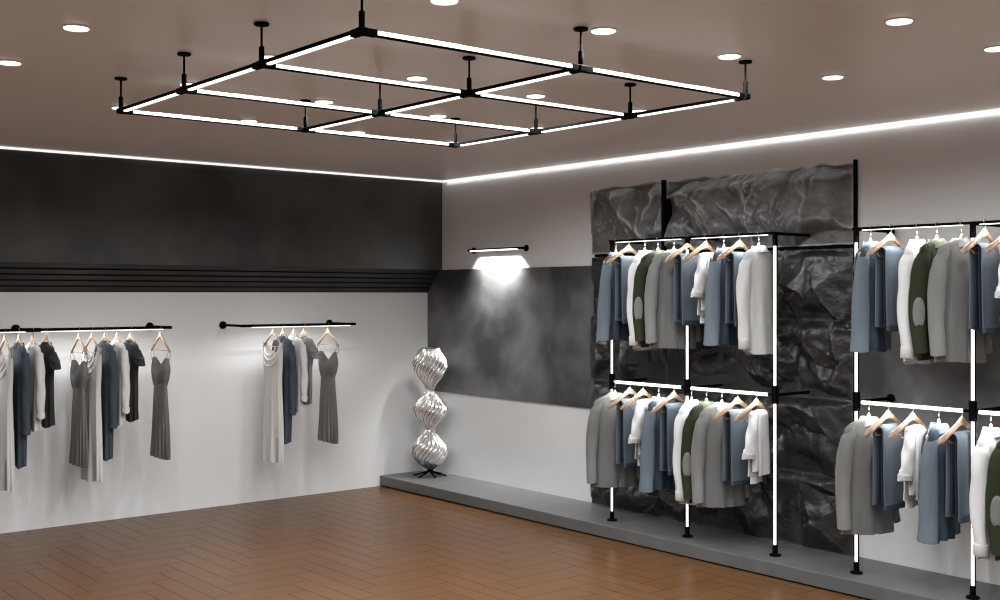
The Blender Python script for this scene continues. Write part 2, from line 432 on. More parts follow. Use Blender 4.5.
# ------------------------------------------------------------------ stone cladding
def slab(name, y0, y1, z0, z1, seed, mat, outer, amp=.075):
    """one rough rock slab on the wall; outer = (far, near, bottom) edges that thin out to the wall"""
    R = random.Random(seed)
    step = .0115
    ny = max(8, int((y1 - y0) / step)); nz = max(8, int((z1 - z0) / step))
    cy = (y0 + y1) / 2
    W, Ht = y1 - y0, z1 - z0
    groups = []
    for gi in range(4):
        gy, gz = R.uniform(y0, y1), R.uniform(z0, z1)
        a0 = R.uniform(0, 2 * PI); pl = []
        for k in range(4):
            an = a0 + k * PI / 2 + R.uniform(-.7, .7); sl = R.uniform(.25, 1.15)
            pl.append((cos(an) * sl, sin(an) * sl))
        groups.append((gy, gz, R.uniform(.35, 1.0) * amp, pl))
    offv = Vector((R.uniform(0, 99), R.uniform(0, 99), seed * 3.1))
    def hgt(y, z):
        wy = y + .07 * noise.noise(Vector((y * 3, z * 3, 1)) + offv) + .02 * noise.noise(Vector((y * 12, z * 12, 7)) + offv)
        wz = z + .07 * noise.noise(Vector((y * 3, z * 3, 5)) + offv) + .02 * noise.noise(Vector((y * 12, z * 12, 9)) + offv)
        h = -1
        for gy, gz, g0, pl in groups:
            v = min(g0 - (wy - gy) * a - (wz - gz) * b for a, b in pl)
            h = max(h, v)
        h = max(min(h, amp * 1.1), -amp * .75)
        p = Vector((wy * 3.6, wz * 3.6, 0)) + offv
        h += .085 * (abs(noise.noise(p)) - .18)
        q = Vector((wy * 8, wz * 8, 3)) + offv
        rough = max(0, noise.noise(p * .7 + Vector((9, 9, 9))) + .12)
        h += .075 * (.45 - abs(noise.noise(q))) * rough
        h += .035 * (.5 - abs(noise.noise(q * 2.3))) * rough
        h += .010 * (.4 - abs(noise.noise(q * 4.1))) * rough + .003 * noise.noise(Vector((y * 45, z * 45, 0)) + offv)
        return h
    V = []; Fc = []
    for i in range(ny + 1):
        for j in range(nz + 1):
            u, v = i / ny, j / nz
            y = y0 + W * u; z = z0 + Ht * v
            e = min(u * W, (1 - u) * W, v * Ht, (1 - v) * Ht)
            topd = (1 - v) * Ht
            prof = min(1, topd / (.12 if outer[3] else .07)); prof = prof * prof * (3 - 2 * prof)
            low = min(1, v / .38); low = low * low * (3 - 2 * low)
            h = .022 + ((.10 if outer[3] else .062) * prof * (.2 + .8 * low)) + hgt(y, z) * (.25 + .75 * prof) - .02 * max(0, 1 - e / .018) ** 2
            lim = 1.0
            if outer[0]: lim = min(lim, .035 + (1 - u) * W * .55)
            if outer[1]: lim = min(lim, .024 + u * W * .42)
            if outer[2]: lim = min(lim, .034 + v * Ht * .5)
            h = max(min(h, lim + .01 * noise.noise(Vector((y * 12, z * 12, 2)))), .016)
            jy = .014 * noise.noise(Vector((z * 7, round(y, 2) * 5, 0))) if i in (0, ny) else 0
            jz = (.030 if outer[3] and j == nz else .014) * noise.noise(Vector((y * 7, round(z, 2) * 5, 4))) if j in (0, nz) else 0
            if i == 0 and outer[1] or i == ny and outer[0]: jy *= .4
            if j == 0 and outer[2]: jz = 0
            V.append((XW - h, y + jy, z + jz))
    idx = lambda i, j: i * (nz + 1) + j
    for i in range(ny):
        for j in range(nz):
            Fc.append((idx(i, j), idx(i, j + 1), idx(i + 1, j + 1), idx(i + 1, j)))
    n = len(V)
    border = [idx(i, 0) for i in range(ny + 1)] + [idx(ny, j) for j in range(1, nz + 1)] + [idx(i, nz) for i in range(ny - 1, -1, -1)] + [idx(0, j) for j in range(nz - 1, 0, -1)]
    for b in border: V.append((XW, V[b][1], V[b][2]))
    k = len(border)
    for a in range(k):
        c = (a + 1) % k
        Fc.append((border[a], border[c], n + c, n + a))
    Fc.append(tuple(n + a for a in range(k)))
    cen = Vector((XW, cy, z0))
    V = [Vector(v) - cen for v in V]
    o = mesh_obj(name, V, Fc, mat, loc=cen)
    shade_auto(o, 16)
    return o

SY0, SY1 = 4.80, 7.53
bars_y = 6.535
rows = [(2.366, 2.955), (1.812, 2.338), (1.232, 1.812), (.662, 1.232), (P, .662)]
colsets = [
    [(6.618, SY1), (5.722, 6.598), (SY0, 5.718)],
    [(6.42, SY1), (5.42, 6.417), (SY0, 5.417)],
    [(6.62, SY1), (5.27, 6.617), (SY0, 5.267)],
    [(6.35, SY1), (5.55, 6.347), (SY0, 5.547)],
    [(6.70, SY1), (5.25, 6.697), (SY0, 5.247)],
]
rn = ['top', 'second', 'third', 'fourth', 'bottom']
cn = ['at the far edge', 'in the middle column', 'at the near edge']
for r, (z0, z1) in enumerate(rows):
    for c, (a, b) in enumerate(colsets[r]):
        o = slab('stone_slab', a, b, z0, z1, 11 + r * 3 + c, M['stone_lit' if r == 0 else 'stone'], (c == 0, c == 2, r == 4, r == 0), .105 if r == 0 else .085)
        tag(o, f'rough black rock slab {cn[c]} of the stone cladding, {rn[r]} row', 'stone slab', 'rock slabs of the stone cladding')
mb = MB(); mb.box((XW - .034, 4.780, P), (XW, 4.796, 2.975)); o = mb.build('edge_post', M['black'])
tag(o, 'tall black metal edge post closing the near side of the stone cladding', 'post')
mb = MB(); mb.box((XW - .150, 6.527, 2.34), (XW - .118, 6.556, 2.955)); mb.box((XW - .118, 6.533, 2.34), (XW - .03, 6.550, 2.80)); o = mb.build('divider_post', M['black'])
tag(o, 'short black metal divider between the first two top stone slabs', 'post')
mb = MB(); mb.box((XW - .03, SY0, 2.340), (XW, SY1 - .05, 2.364)); o = mb.build('divider_strip', M['black'])
tag(o, 'thin dark horizontal metal strip under the top row of stone slabs', 'strip')

# ------------------------------------------------------------------ racks
XR = 6.79
def half_round(mb, p0, p1, r, face, n=10):
    """half cylinder along p0-p1 bulging towards face"""
    p0, p1, fc = Vector(p0), Vector(p1), Vector(face).normalized()
    ax = (p1 - p0).normalized(); sd = ax.cross(fc)
    rg = []
    for p in (p0, p1):
        rg.append([p + sd * r * cos(PI * k / n) + fc * r * .9 * sin(PI * k / n) for k in range(n + 1)])
    mb.loft(rg)

def build_rack(name, ys, label, flange_x, yext, arm_posts, disc=True):
    t = empty(name, (XR, ys[0], P)); tag(t, label, 'clothes rack', 'illuminated clothes racks')
    ZU, ZL = 2.443 - P, 1.273 - P
    yy = [y - ys[0] for y in ys]
    for k, y in enumerate(yy):
        mb = MB()
        mb.box((-.001, y - .014, .07), (.013, y + .014, ZU + .01), .002)
        mb.box((-.015, y - .015, ZU - .09), (.015, y + .015, ZU + .012), .003)      # top sleeve
        mb.box((-.0195, y - .0195, ZL - .062), (.0195, y + .0195, ZL + .068), .004)  # joint
        p = mb.build('post', M['black'], t, auto=35)
        fb = MB()
        fb.disc((0, y, 0), (0, 0, 1), .042, .012, 28); fb.tube([(0, y, .011), (0, y, .022)], [.034, .018], 24)
        fb.tube([(0, y, .02), (0, y, .078), (0, y, .08)], [.0185, .0185, .016], 20)
        fb.build('foot', M['black'], p, auto=35)
        lb = MB()
        half_round(lb, (0, y, .078), (0, y, ZL - .062), .0108, (-1, -.25, 0))
        half_round(lb, (0, y, ZL + .068), (0, y, ZU - .09), .0108, (-1, -.25, 0))
        lb.build('light_tube', M['led'], p, auto=50)
        if k in arm_posts:
            for z in (ZU, ZL):
                ab = MB(); fx = flange_x - XR
                ab.tube([(.01, y, z), (fx - .005, y, z)], .0115, 14)
                a = ab.build('wall_arm', M['black'], t, auto=40)
                if disc: ab = MB(); ab.disc((fx - .018, y, z), (1, 0, 0), .03, .018, 24); ab.build('flange', M['black'], a, auto=35)
    # rails
    ya, yb = yy[0] + .03, yy[-1] - (.03 if yext is None else 0)
    mb = MB(); mb.tube([(0, ya, ZU + .004), (0, yb, ZU + .004)], .0095, 14)
    ur = mb.build('upper_rail', M['black'], t, auto=40)
    mb = MB(); mb.tube([(.004, ya, ZL), (.004, yb, ZL)], .0095, 14)
    lr = mb.build('lower_rail', M['black'], t, auto=40)
    for k in range(len(yy) - 1):
        a, b = yy[k] - .045, yy[k + 1] + .065
        lb = MB(); lb.box((-.004, b, ZU - .0105), (.004, a, ZU - .0050)); lb.build('light_tube', M['led'], ur)
        lb = MB(); lb.tube([(-.004, b, ZL), (-.004, a, ZL)], .0125, 16); lb.build('light_tube', M['led'], lr, auto=50)
        area('rail_lamp', (XR - .03, ys[0] + (a + b) / 2, P + ZU - .03), .03, RAIL_W, size_y=a - b, spread=PI * .95, color=(1, .995, .99))
        area('rail_lamp', (XR - .03, ys[0] + (a + b) / 2, P + ZL - .03), .03, RAIL_W, size_y=a - b, spread=PI * .95, color=(1, .995, .99))
    return t
RAIL_W = 5.0
build_rack('clothes_rack', [6.838, 6.008, 5.171], 'glowing black tube clothes rack with two rails before the stone cladding', XW - .03, None, (0, 1, 2), False)
build_rack('clothes_rack', [4.497, 3.667, 2.83], 'glowing black tube clothes rack with two rails before the dark panel', XW - .022, None, (0, 1, 2))

# ------------------------------------------------------------------ garment shapes
# garment frame: x = shoulder width, +y = front of garment, z = 0 at the rail centre
def smooth_interp(z, tab, k):
    zs = [r[0] for r in tab]
    if z >= zs[0]: return tab[0][k]
    if z <= zs[-1]: return tab[-1][k]
    for i in range(len(tab) - 1):
        if zs[i] >= z >= zs[i + 1]:
            t = (zs[i] - z) / (zs[i] - zs[i + 1])
            p0 = tab[max(i - 1, 0)][k]; p1 = tab[i][k]; p2 = tab[i + 1][k]; p3 = tab[min(i + 2, len(tab) - 1)][k]
            m1 = (p2 - p0) / 2; m2 = (p3 - p1) / 2
            h = (2 * t**3 - 3 * t**2 + 1) * p1 + (t**3 - 2 * t**2 + t) * m1 + (-2 * t**3 + 3 * t**2) * p2 + (t**3 - t**2) * m2
            return h

def sgnpow(v, p): return math.copysign(abs(v) ** p, v)

def torso(mb, tab, R, folds=6, amp=.012, curve=.5, N=44, rows=34, pw=.85, hem=lambda th: 0.0, vents=(), inner=True, top=None):
    """tab rows (z, half width, half depth, y offset)"""
    ph = R.uniform(0, 6); ph2 = R.uniform(0, 6); ph3 = R.uniform(0, 6)
    ztop, zbot = tab[0][0], tab[-1][0]
    rings = []
    def pt(th, t, shrink=0.0, dz=0.0):
        zt = ztop if top is None else ztop + top(th)
        s = t ** .9
        z = zt + (zbot + hem(th) - zt) * s
        hw = smooth_interp(z, tab, 1) - shrink; hd = smooth_interp(z, tab, 2) - shrink; yo = smooth_interp(z, tab, 3)
        x = hw * sgnpow(cos(th), pw); y = hd * sgnpow(sin(th), pw)
        k = amp * min(1, max(0, (ztop - z - .08)) / max(.2, (ztop - zbot - .08))) ** 1.1
        f = k * (sin(folds * th + ph + 1.3 * t) + .5 * sin((folds * 2 - 1) * th + ph2 - 2 * t) + .35 * sin(3 * th + ph3 + 4 * t))
        x += f * cos(th) * .8; y += f * (sin(th) if abs(sin(th)) > .2 else .2)
        for (vt, zv) in vents:
            d = abs((th - vt + PI) % (2 * PI) - PI)
            if z < zv and d < .09:
                x *= .8; y *= .6
        y += yo + curve * x * x
        return (x, y, z + dz)
    for i in range(rows + 1):
        t = i / rows
        rings.append([pt(2 * PI * k / N, t) for k in range(N)])
    if inner:
        rings.append([pt(2 * PI * k / N, 1, .006, .002) for k in range(N)])
        rings.append([pt(2 * PI * k / N, .8, .012) for k in range(N)])
    mb.loft(rings, (top is None, True))

def sleeve(mb, pts, rad, R, N=22, wr=.004, pinch=None):
    """pts centre line, rad list of (rx, ry) with horizontal rings, domed top"""
    ph = R.uniform(0, 6); n = 22
    P_ = [Vector(p) for p in pts]
    def ip(arr, t):
        x = t * (len(arr) - 1); i = min(int(x), len(arr) - 2); f = x - i
        a, b = arr[i], arr[i + 1]
        return tuple(a[k] + (b[k] - a[k]) * f for k in range(len(a)))
    rings = []
    c0 = P_[0]
    for q in (.25, .6, .85):
        rings.append([(c0.x + rad[0][0] * q * cos(2 * PI * k / N), c0.y + rad[0][1] * q * sin(2 * PI * k / N), c0.z + .016 * math.sqrt(1 - q * q)) for k in range(N)])
    for i in range(n + 1):
        t = i / n
        c = ip([tuple(p) for p in P_], t); r = ip(rad, t)
        ring = []
        for k in range(N):
            th = 2 * PI * k / N
            w = 1 + wr / .06 * (sin(3 * th + ph + 9 * t) * .6 + sin(2 * th - 14 * t + ph)) * min(1, t * 3)
            ring.append((c[0] + r[0] * w * cos(th), c[1] + r[1] * w * sin(th), c[2] + (.012 * cos(th) if i == n else 0)))
        rings.append(ring)
    last = rings[-1]; cc = Vector(ip([tuple(p) for p in P_], 1))
    rings.append([tuple(cc + (Vector(p) - cc) * .85 + Vector((0, 0, .002))) for p in last])
    rings.append([tuple(cc + (Vector(p) - cc) * .8 + Vector((0, 0, .06))) for p in last])
    mb.loft(rings)
    return rings

def band(mb, zt, zb, top, bot, yo=0, curve=.0, N=32, thick=.008, open_front=.0, slope=0.0, lift=.0):
    """a folded collar: outer skin from top ring down to flared ring"""
    rings = []
    for (z, (a, b), off) in ((zt - .012, top, -thick), (zt, top, -thick * .5), (zt, top, 0), (zt - (zt - zb) * .45, ((top[0] + bot[0]) / 2 + .002, (top[1] + bot[1]) / 2 + .002), .001), (zb, bot, 0), (zb - .001, bot, -thick)):
        ring = []
        for k in range(N):
            th = 2 * PI * k / N
            x = (a + off) * cos(th); y = (b + off) * sin(th) + yo
            zz = z + slope * y - (.02 * max(0, sin(th)) ** 2 if z < zt - .01 else 0) - lift * (x / .1) ** 2
            ring.append((x, y + curve * x * x, zz))
        rings.append(ring)
    mb.loft(rings, (False, False))

JK = [(-.100, .070, .040, 0), (-.110, .118, .042, 0), (-.130, .172, .042, 0), (-.152, .210, .044, 0), (-.178, .225, .052, 0), (-.24, .218, .060, 0), (-.36, .208, .066, -.004), (-.52, .200, .062, -.006), (-.70, .222, .062, -.010), (-.865, .240, .068, -.014)]

def scale_tab(tab, zb=None, w=1.0, d=1.0, z_keep=-.24):
    z0 = z_keep; zl = tab[-1][0]
    out = []
    for z, a, b, c in tab:
        if zb is not None and z < z0: z = z0 + (z - z0) * (zb - z0) / (zl - z0)
        out.append((z, a * w, b * d, c))
    return out

def make_blazer(kind, R, name='blazer'):
    body = {'grey': M['grey'], 'blue': M['blue'], 'green': M['green']}[kind]
    coll = {'grey': M['greyl'], 'blue': M['bluel'], 'green': M['greenl']}[kind]
    t = empty(name)
    mb = MB()
    zb = {'grey': -.860, 'blue': -.815, 'green': -.85}[kind]
    W = {'grey': .90, 'blue': .60, 'green': .77}[kind]
    tab = scale_tab(JK, zb, w=W, d=.9)
    torso(mb, tab, R, folds=4, amp=.014 if kind != 'green' else .01, hem=lambda th: -.012 * abs(sin(th)) + .008 * sin(2 * th), vents=((-PI / 2, -.66),))
    mb.build('body', {'grey': body, 'blue': M['blue_shade_waist'], 'green': M['green_shade']}[kind], t, True)
    mb = MB(); band(mb, -.090, -.140, (.066, .048), (.098, .066), curve=.3, lift=.02); mb.build('collar', coll, t, True)
    for s in (-1, 1):
        mb = MB()
        sw = .060 if kind != 'blue' else .066
        zc = zb + .045 if kind != 'blue' else zb - .0
        pts = [(s * .165 * W, .008, -.166), (s * .205 * W, .012, -.225), (s * .222 * W, .020, -.31), (s * .234 * W, .028, -.45), (s * .244 * W, .024, -.62), (s * .258 * W, -.004, zc)]
        if kind == 'blue': pts = [(s * .085, .006, -.160), (s * .115, .010, -.222), (s * .135, .012, -.33), (s * .150, .012, -.5), (s * .168, .006, -.68), (s * .184, .0, zc)]
        rad = [(.028, .034), (.041, .050), (.045, sw), (.046, sw), (.043, sw - .004), (.040, sw - .010)] if kind != 'blue' else [(.026, .030), (.036, .044), (.040, .052), (.042, .058), (.043, .062), (.045, .068)]
        sleeve(mb, pts, rad, R, wr=.002)
        sl = mb.build('sleeve', body, t, True)
        if kind == 'green':
            pb = MB(); n = 20
            # oval patch sitting on the outer back of the sleeve
            vs = []; c = Vector((s * .236 * W, .027, -.56))
            for rr in (1.0, .96, .6, 0.001):
                ring = []
                for k in range(n):
                    a = 2 * PI * k / n
                    u = .038 * rr * cos(a); v = .098 * rr * sgnpow(sin(a), .9)
                    ph = -PI / 2 + (-1.05 if s < 0 else 1.05) + u / .056
                    ex = .0 if rr == 1.0 else .004
                    ring.append((c.x + (.0475 + ex) * cos(ph), c.y + (.060 + ex) * sin(ph), c.z + v))
                vs.append(ring)
            pb.loft(vs, (False, True)); pb.build('elbow_patch', M['patch'], sl, True)
        if kind == 'blue':
            pb = MB()
            cx, cy = s * .184, .0
            ph = -PI / 2 - (.25 if s < 0 else -.25)
            vs = []
            for z, w_ in ((zc + .13, .001), (zc + .06, .005), (zc + .0, .010)):
                ring = []
                for d in (-1, 1):
                    for e in (-.002, .004):
                        rx, ry = .045 + e, .068 + e
                        a = ph + d * w_ / .06
                        ring.append((cx - s * (z - zc) * .09 + rx * cos(a), cy + ry * sin(a), z))
                vs.append([ring[0], ring[1], ring[3], ring[2]])
            pb.loft(vs); pb.build('cuff_slit', M['navy'], sl)
    # lapels and buttons on the front
    mb = MB()
    for s in (-1, 1):
        vs = [(s * .03, .062, -.13), (s * .085, .066, -.17), (s * .10, .076, -.27), (s * .015, .082, -.42), (s * .004, .078, -.30)]
        vs2 = [(x, y + .006, z) for x, y, z in vs]
        mb.loft([vs, vs2])
    mb.build('lapel', coll, t)
    mb = MB()
    for z in (-.45, -.54): mb.disc((.012, .078, z), (0, 1, 0), .009, .008, 12)
    mb.build('button', M['black'], t)
    return t

def make_shirt(R, off=False, zb=-.90, name='shirt', W=.96):
    m = M['offw'] if off else M['white']
    t = empty(name); mb = MB()
    tab = scale_tab(JK, zb, w=W, d=.95)
    torso(mb, tab, R, folds=5, amp=.013, hem=lambda th: .035 * abs(cos(th)) ** 3 + .006 * sin(3 * th))
    mb.build('body', m, t, True)
    mb = MB(); band(mb, -.088, -.135, (.058, .044), (.084, .060), curve=.3, lift=.018); mb.build('collar', M['white'] if not off else M['offw'], t, True)
    for s in (-1, 1):
        mb = MB()
        pts = [(s * .160 * W, .008, -.168), (s * .200 * W, .012, -.230), (s * .215 * W, .018, -.33), (s * .222 * W, .022, -.48), (s * .226 * W, .016, -.65), (s * .232 * W, .004, zb + .10)]
        sleeve(mb, pts, [(.026, .032), (.039, .049), (.042, .055), (.041, .052), (.038, .047), (.034, .042)], R, wr=.005)
        sl = mb.build('sleeve', m, t, True)
        mb = MB(); c = (s * .232 * W, .004)
        mb.loft([[(c[0] + (.035 + e) * cos(2 * PI * k / 20), c[1] + (.043 + e) * sin(2 * PI * k / 20), zb + z) for k in range(20)] for z, e in ((.115, 0), (.113, .003), (.045, .004), (.042, .0))])
        mb.build('cuff', m, sl, True)
    mb = MB(); mb.box((-.014, .060, zb + .12), (.014, .072, -.16), .002); mb.build('button_placket', m, t)
    return t

def strap(mb, R, cx, w, thick, r, zbar, z_front, z_back, lean=0.0, flare=0.0, waves=.004, taper=1.0, rows=26, N=26):
    """flat folded cloth draped over a bar: up the back, over, down the front"""
    path = []
    lf = zbar - z_front; lb = zbar - z_back
    for i in range(rows):
        t = 1 - i / (rows - 1); path.append((-(r + flare * t * t), zbar - lb * t, t))
    for k in range(1, 8):
        a = PI - PI * k / 8; path.append((r * cos(a), zbar + r * sin(a), 0))
    for i in range(rows):
        t = i / (rows - 1); path.append(((r + flare * t * t), zbar - lf * t, t))
    ph = R.uniform(0, 6); rings = []
    n = len(path)
    for i, (y, z, t) in enumerate(path):
        a = path[max(i - 1, 0)]; b = path[min(i + 1, n - 1)]
        ty, tz = b[0] - a[0], b[1] - a[1]; l = math.hypot(ty, tz); ny, nz = tz / l, -ty / l
        ring = []
        ww = w * (1 + (taper - 1) * t)
        for k in range(N):
            th = 2 * PI * k / N
            u = ww / 2 * sgnpow(cos(th), .6); v = thick / 2 * sgnpow(sin(th), .75)
            v += waves * t * sin(u * 55 + ph + 2 * t) + waves * .5 * t * sin(5 * t + ph)
            ring.append((cx + u + lean * t * (1 if y > 0 or True else 0), y + ny * v, z + nz * v + (.006 * sin(u * 20 + ph) if t == 1 else 0)))
        rings.append(ring)
    mb.loft(rings)

def make_trousers(R, zb=-.665, name='trousers', m=None, m2=None):
    m = m or M['blue']; t = empty(name)
    zbar = -.172
    for j, (r, zf, zk) in enumerate(((.013, zb + .03, zb + .015), (.036, zb, zb - .012))):
        mb = MB(); strap(mb, R, .004 - j * .008, .225 + .012 * j, .0165, r, zbar, zf, zk, flare=.004 * (j + 1), waves=.0022, taper=.97)
        mb.build('leg', M['blue'] if j else M['navy'], t, True)
    # waistband closes the rear ends, cuffs the front ends
    mb = MB()
    mb.box((-.118, -.060, zb - .022), (.112, -.036, zb + .022), .006); mb.build('waistband', M['blue_shade_waist'], t)
    return t

def make_draped_top(R, name='draped_top'):
    t = empty(name); m = M['white']; zbar = -.160
    mb = MB()
    strap(mb, R, .045, .115, .028, .026, zbar, -.665, -.60, flare=.006, waves=.007, taper=1.15)
    strap(mb, R, .01, .17, .022, .013, zbar, -.60, -.56, flare=.003, waves=.007, taper=1.0)
    mb.build('body', m, t, True)
    mb = MB()
    P0 = [(-.03, .0, -.142), (-.060, -.010, -.25), (-.090, -.014, -.36), (-.112, -.016, -.455)]
    sleeve(mb, P0, [(.038, .030), (.050, .032), (.056, .034), (.060, .036)], R, wr=.006)
    s = mb.build('sleeve', m, t, True)
    mb = MB(); c = (-.113, -.016)
    mb.loft([[(c[0] + (.060 + e) * cos(2 * PI * k / 20), c[1] + (.036 + e) * sin(2 * PI * k / 20), z - .12 * (cos(2 * PI * k / 20) * .06)) for k in range(20)] for z, e in ((-.432, .001), (-.434, .005), (-.466, .005), (-.470, -.004))])
    mb.build('cuff', M['offw'], s, True)
    return t

def make_tee(R, mat, zb, long_sleeve=False, name='tee_shirt', taper=.9, sl_z=-.40):
    t = empty(name); mb = MB()
    tab = [(-.108, .055, .024, 0), (-.118, .095, .028, 0), (-.136, .150, .030, 0), (-.162, .188, .032, 0), (-.25, .184, .036, 0), (-.40, .170 * taper, .040, 0), (-.60, .165 * taper, .042, 0), (zb, .155 * taper, .040, 0)]
    tab = [r for r in tab if r[0] > zb or r is tab[-1]]
    torso(mb, tab, R, folds=5, amp=.013, curve=.3, hem=lambda th: .010 * sin(2 * th) - .01 * abs(sin(th)))
    mb.build('body', mat, t, True)
    mb = MB(); band(mb, -.100, -.125, (.056, .034), (.066, .040), curve=.3, lift=.01); mb.build('collar', mat, t, True)
    for s in (-1, 1):
        mb = MB()
        if long_sleeve:
            z1 = sl_z
            sleeve(mb, [(s * .155, .0, -.19), (s * .178, .0, -.32), (s * .186, -.002, -.5), (s * .178, -.004, z1)], [(.030, .032), (.036, .036), (.033, .034), (.030, .031)], R, wr=.005)
            sl = mb.build('sleeve', mat, t, True)
            mb = MB(); mb.loft([[(s * .178 + (.030 + e) * cos(2 * PI * k / 18), -.004 + (.031 + e) * sin(2 * PI * k / 18), z1 + z) for k in range(18)] for z, e in ((.04, 0), (.038, .003), (0, .003), (-.002, -.002))])
            mb.build('cuff', mat, sl, True)
        else:
            sleeve(mb, [(s * .150, .0, -.19), (s * .185, .0, -.25), (s * .218, .0, -.305)], [(.030, .032), (.044, .040), (.042, .044)], R, wr=.003)
            mb.build('sleeve', mat, t, True)
    return t

def make_slip(R, zb=-1.13, name='slip_dress'):
    t = empty(name); m = M['slip']; mb = MB()
    tab = [(-.262, .145, .036, 0), (-.36, .16, .052, -.002), (-.44, .145, .045, 0), (-.505, .118, .030, 0)]
    torso(mb, tab, R, folds=7, amp=.006, curve=.0, rows=14, N=60, top=lambda th: -.135 * (1 - min(1, abs(cos(th)) / .9) ** 1.15), inner=True)
    mb.build('bodice', m, t, True)
    mb = MB()
    tab = [(-.498, .118, .030, 0), (-.52, .122, .032, 0), (-.75, .140, .038, 0), (zb, .158, .042, 0)]
    torso(mb, tab, R, folds=15, amp=.011, curve=.0, N=120, rows=22, hem=lambda th: .010 * cos(th), vents=((-.5, -1.0),))
    mb.build('skirt', m, t, True)
    mb = MB()
    mb.loft([[(a * cos(2 * PI * k / 30), b * sin(2 * PI * k / 30), z) for k in range(30)] for a, b, z in ((.117, .030, -.488), (.122, .034, -.49), (.122, .034, -.51), (.117, .03, -.512))])
    mb.build('waistband', m, t, True)
    for s in (-1, 1):
        mb = MB()
        mb.tube([(s * .192, .0, -.188), (s * .182, .014, -.225), (s * .150, .018, -.285)], .0022, 6)
        mb.tube([(s * .192, .0, -.188), (s * .182, -.014, -.225), (s * .150, -.018, -.285)], .0022, 6)
        mb.build('shoulder_strap', m, t, True)
    return t

def make_gown(R, zb=-1.27, name='evening_dress'):
    t = empty(name); m = M['ivory']; mb = MB()
    tab = [(-.150, .190, .020, 0), (-.24, .180, .036, 0), (-.36, .165, .042, 0), (-.52, .150, .040, 0), (-.80, .165, .044, 0), (zb, .185, .048, 0)]
    def top(th):
        c = abs(cos(th)); dip = max(0, 1 - (c / .80) ** 3)
        return -dip * (.19 if sin(th) > 0 else .10) - max(0, (c - .92)) * .6
    torso(mb, tab, R, folds=8, amp=.013, curve=.0, N=88, rows=34, top=top, hem=lambda th: .008 * sin(3 * th), vents=((PI * .78, -1.05), (-.6, -1.1)))
    mb.build('dress_body', m, t, True)
    mb = MB()   # draped cowl folds
    for q, (zc, w) in enumerate(((-.27, .105), (-.315, .12), (-.37, .135))):
        pts = [(w * math.cos(a), .032 + .010 * math.sin(a), zc + .075 - .085 * math.sin(a)) for a in [PI * k / 12 for k in range(13)]]
        mb.tube(pts, [.002] + [.007] * 11 + [.002], 8)
    mb.build('cowl_neck', m, t, True)
    return t

def make_long_dress(R, zb=-1.09, name='shirt_dress'):
    t = make_tee(R, M['dblue'], zb, True, name, taper=.86, sl_z=-.82)
    return t

# ------------------------------------------------------------------ hangers
def hook_mesh(mb, zneck, tilt=0.0):
    pts = [(0, 0, zneck), (0, 0, zneck + .022)]
    r = .0165; cz = .0125 - r + .006
    pts = [(0, 0, zneck - .004), (0, 0, -.030), (.006, 0, -.022)]
    for k in range(11):
        a = -PI * .28 + (PI * 1.28) * k / 10
        pts.append((r * cos(a) * 1.0, 0, .0005 + r * sin(a)))
    mb.tube(pts, .0024, 8)

def make_hanger(kind):
    """kind suit (broad shaped arms and trouser bar), coat (narrow, under jackets), slim (thin arms)"""
    t = empty('clothes_hanger')
    mb = MB()
    hwid = {'suit': .225, 'coat': .130, 'slim': .196, 'short': .160}[kind]
    drop = {'suit': .135, 'coat': .07, 'slim': .155, 'short': .130}[kind]
    z0 = {'suit': -.062, 'coat': -.112, 'slim': -.056, 'short': -.056}[kind]
    n = 17; rings = []
    for i in range(-n, n + 1):
        u = i / n; au = abs(u)
        x = hwid * u
        zc = z0 - drop * (au ** (1.02 if kind in ('slim', 'short') else 1.15)) * (1 - .06 * au)
        bulge = 1 - min(1, au / .22)
        if kind in ('slim', 'short'):
            hh = .0105 + .018 * bulge ** 1.3; yy = .008 + .002 * bulge
        else:
            hh = .016 + .014 * bulge ** 1.2 + .004 * au; yy = .010 + .012 * au ** 2
            if au > .93: hh *= .8; yy *= .85
            if au == 1: hh *= .6; yy *= .6
        if kind == 'coat': hh = .011 + .022 * bulge; zc += .016 * bulge
        yc = .030 * u * u if kind not in ('slim', 'short') else 0
        ring = []
        for k in range(12):
            a = 2 * PI * k / 12
            ring.append((x, yc + yy * sgnpow(cos(a), .8), zc + hh * sgnpow(sin(a), .8)))
        rings.append(ring)
    mb.loft(rings)
    w = mb.build('wooden_arms', M['wood'], t, True)
    hb = MB(); hook_mesh_o = hook_mesh(hb, (z0 if kind != 'coat' else -.068) + .02)
    hb.build('hook', M['steel_dark' if kind in ('slim', 'short') else 'steel'], t, True)
    if kind != 'coat':
        bb = MB(); zb = z0 - drop * .88 - .004
        y = .030 if kind == 'suit' else 0
        xx = hwid * (.58 if kind == 'suit' else .95)
        if kind == 'suit': bb.tube([(-xx, y * .64, zb + .012), (-xx * .98, y * .2, zb - .010), (xx * .98, y * .2, zb - .010), (xx, y * .64, zb + .012)], .0045, 8)
        else: bb.tube([(-xx, 0, zb), (xx, 0, zb)], .0032, 8)
        bb.build('trouser_bar', M['wood_dark'], t, True)
    return t

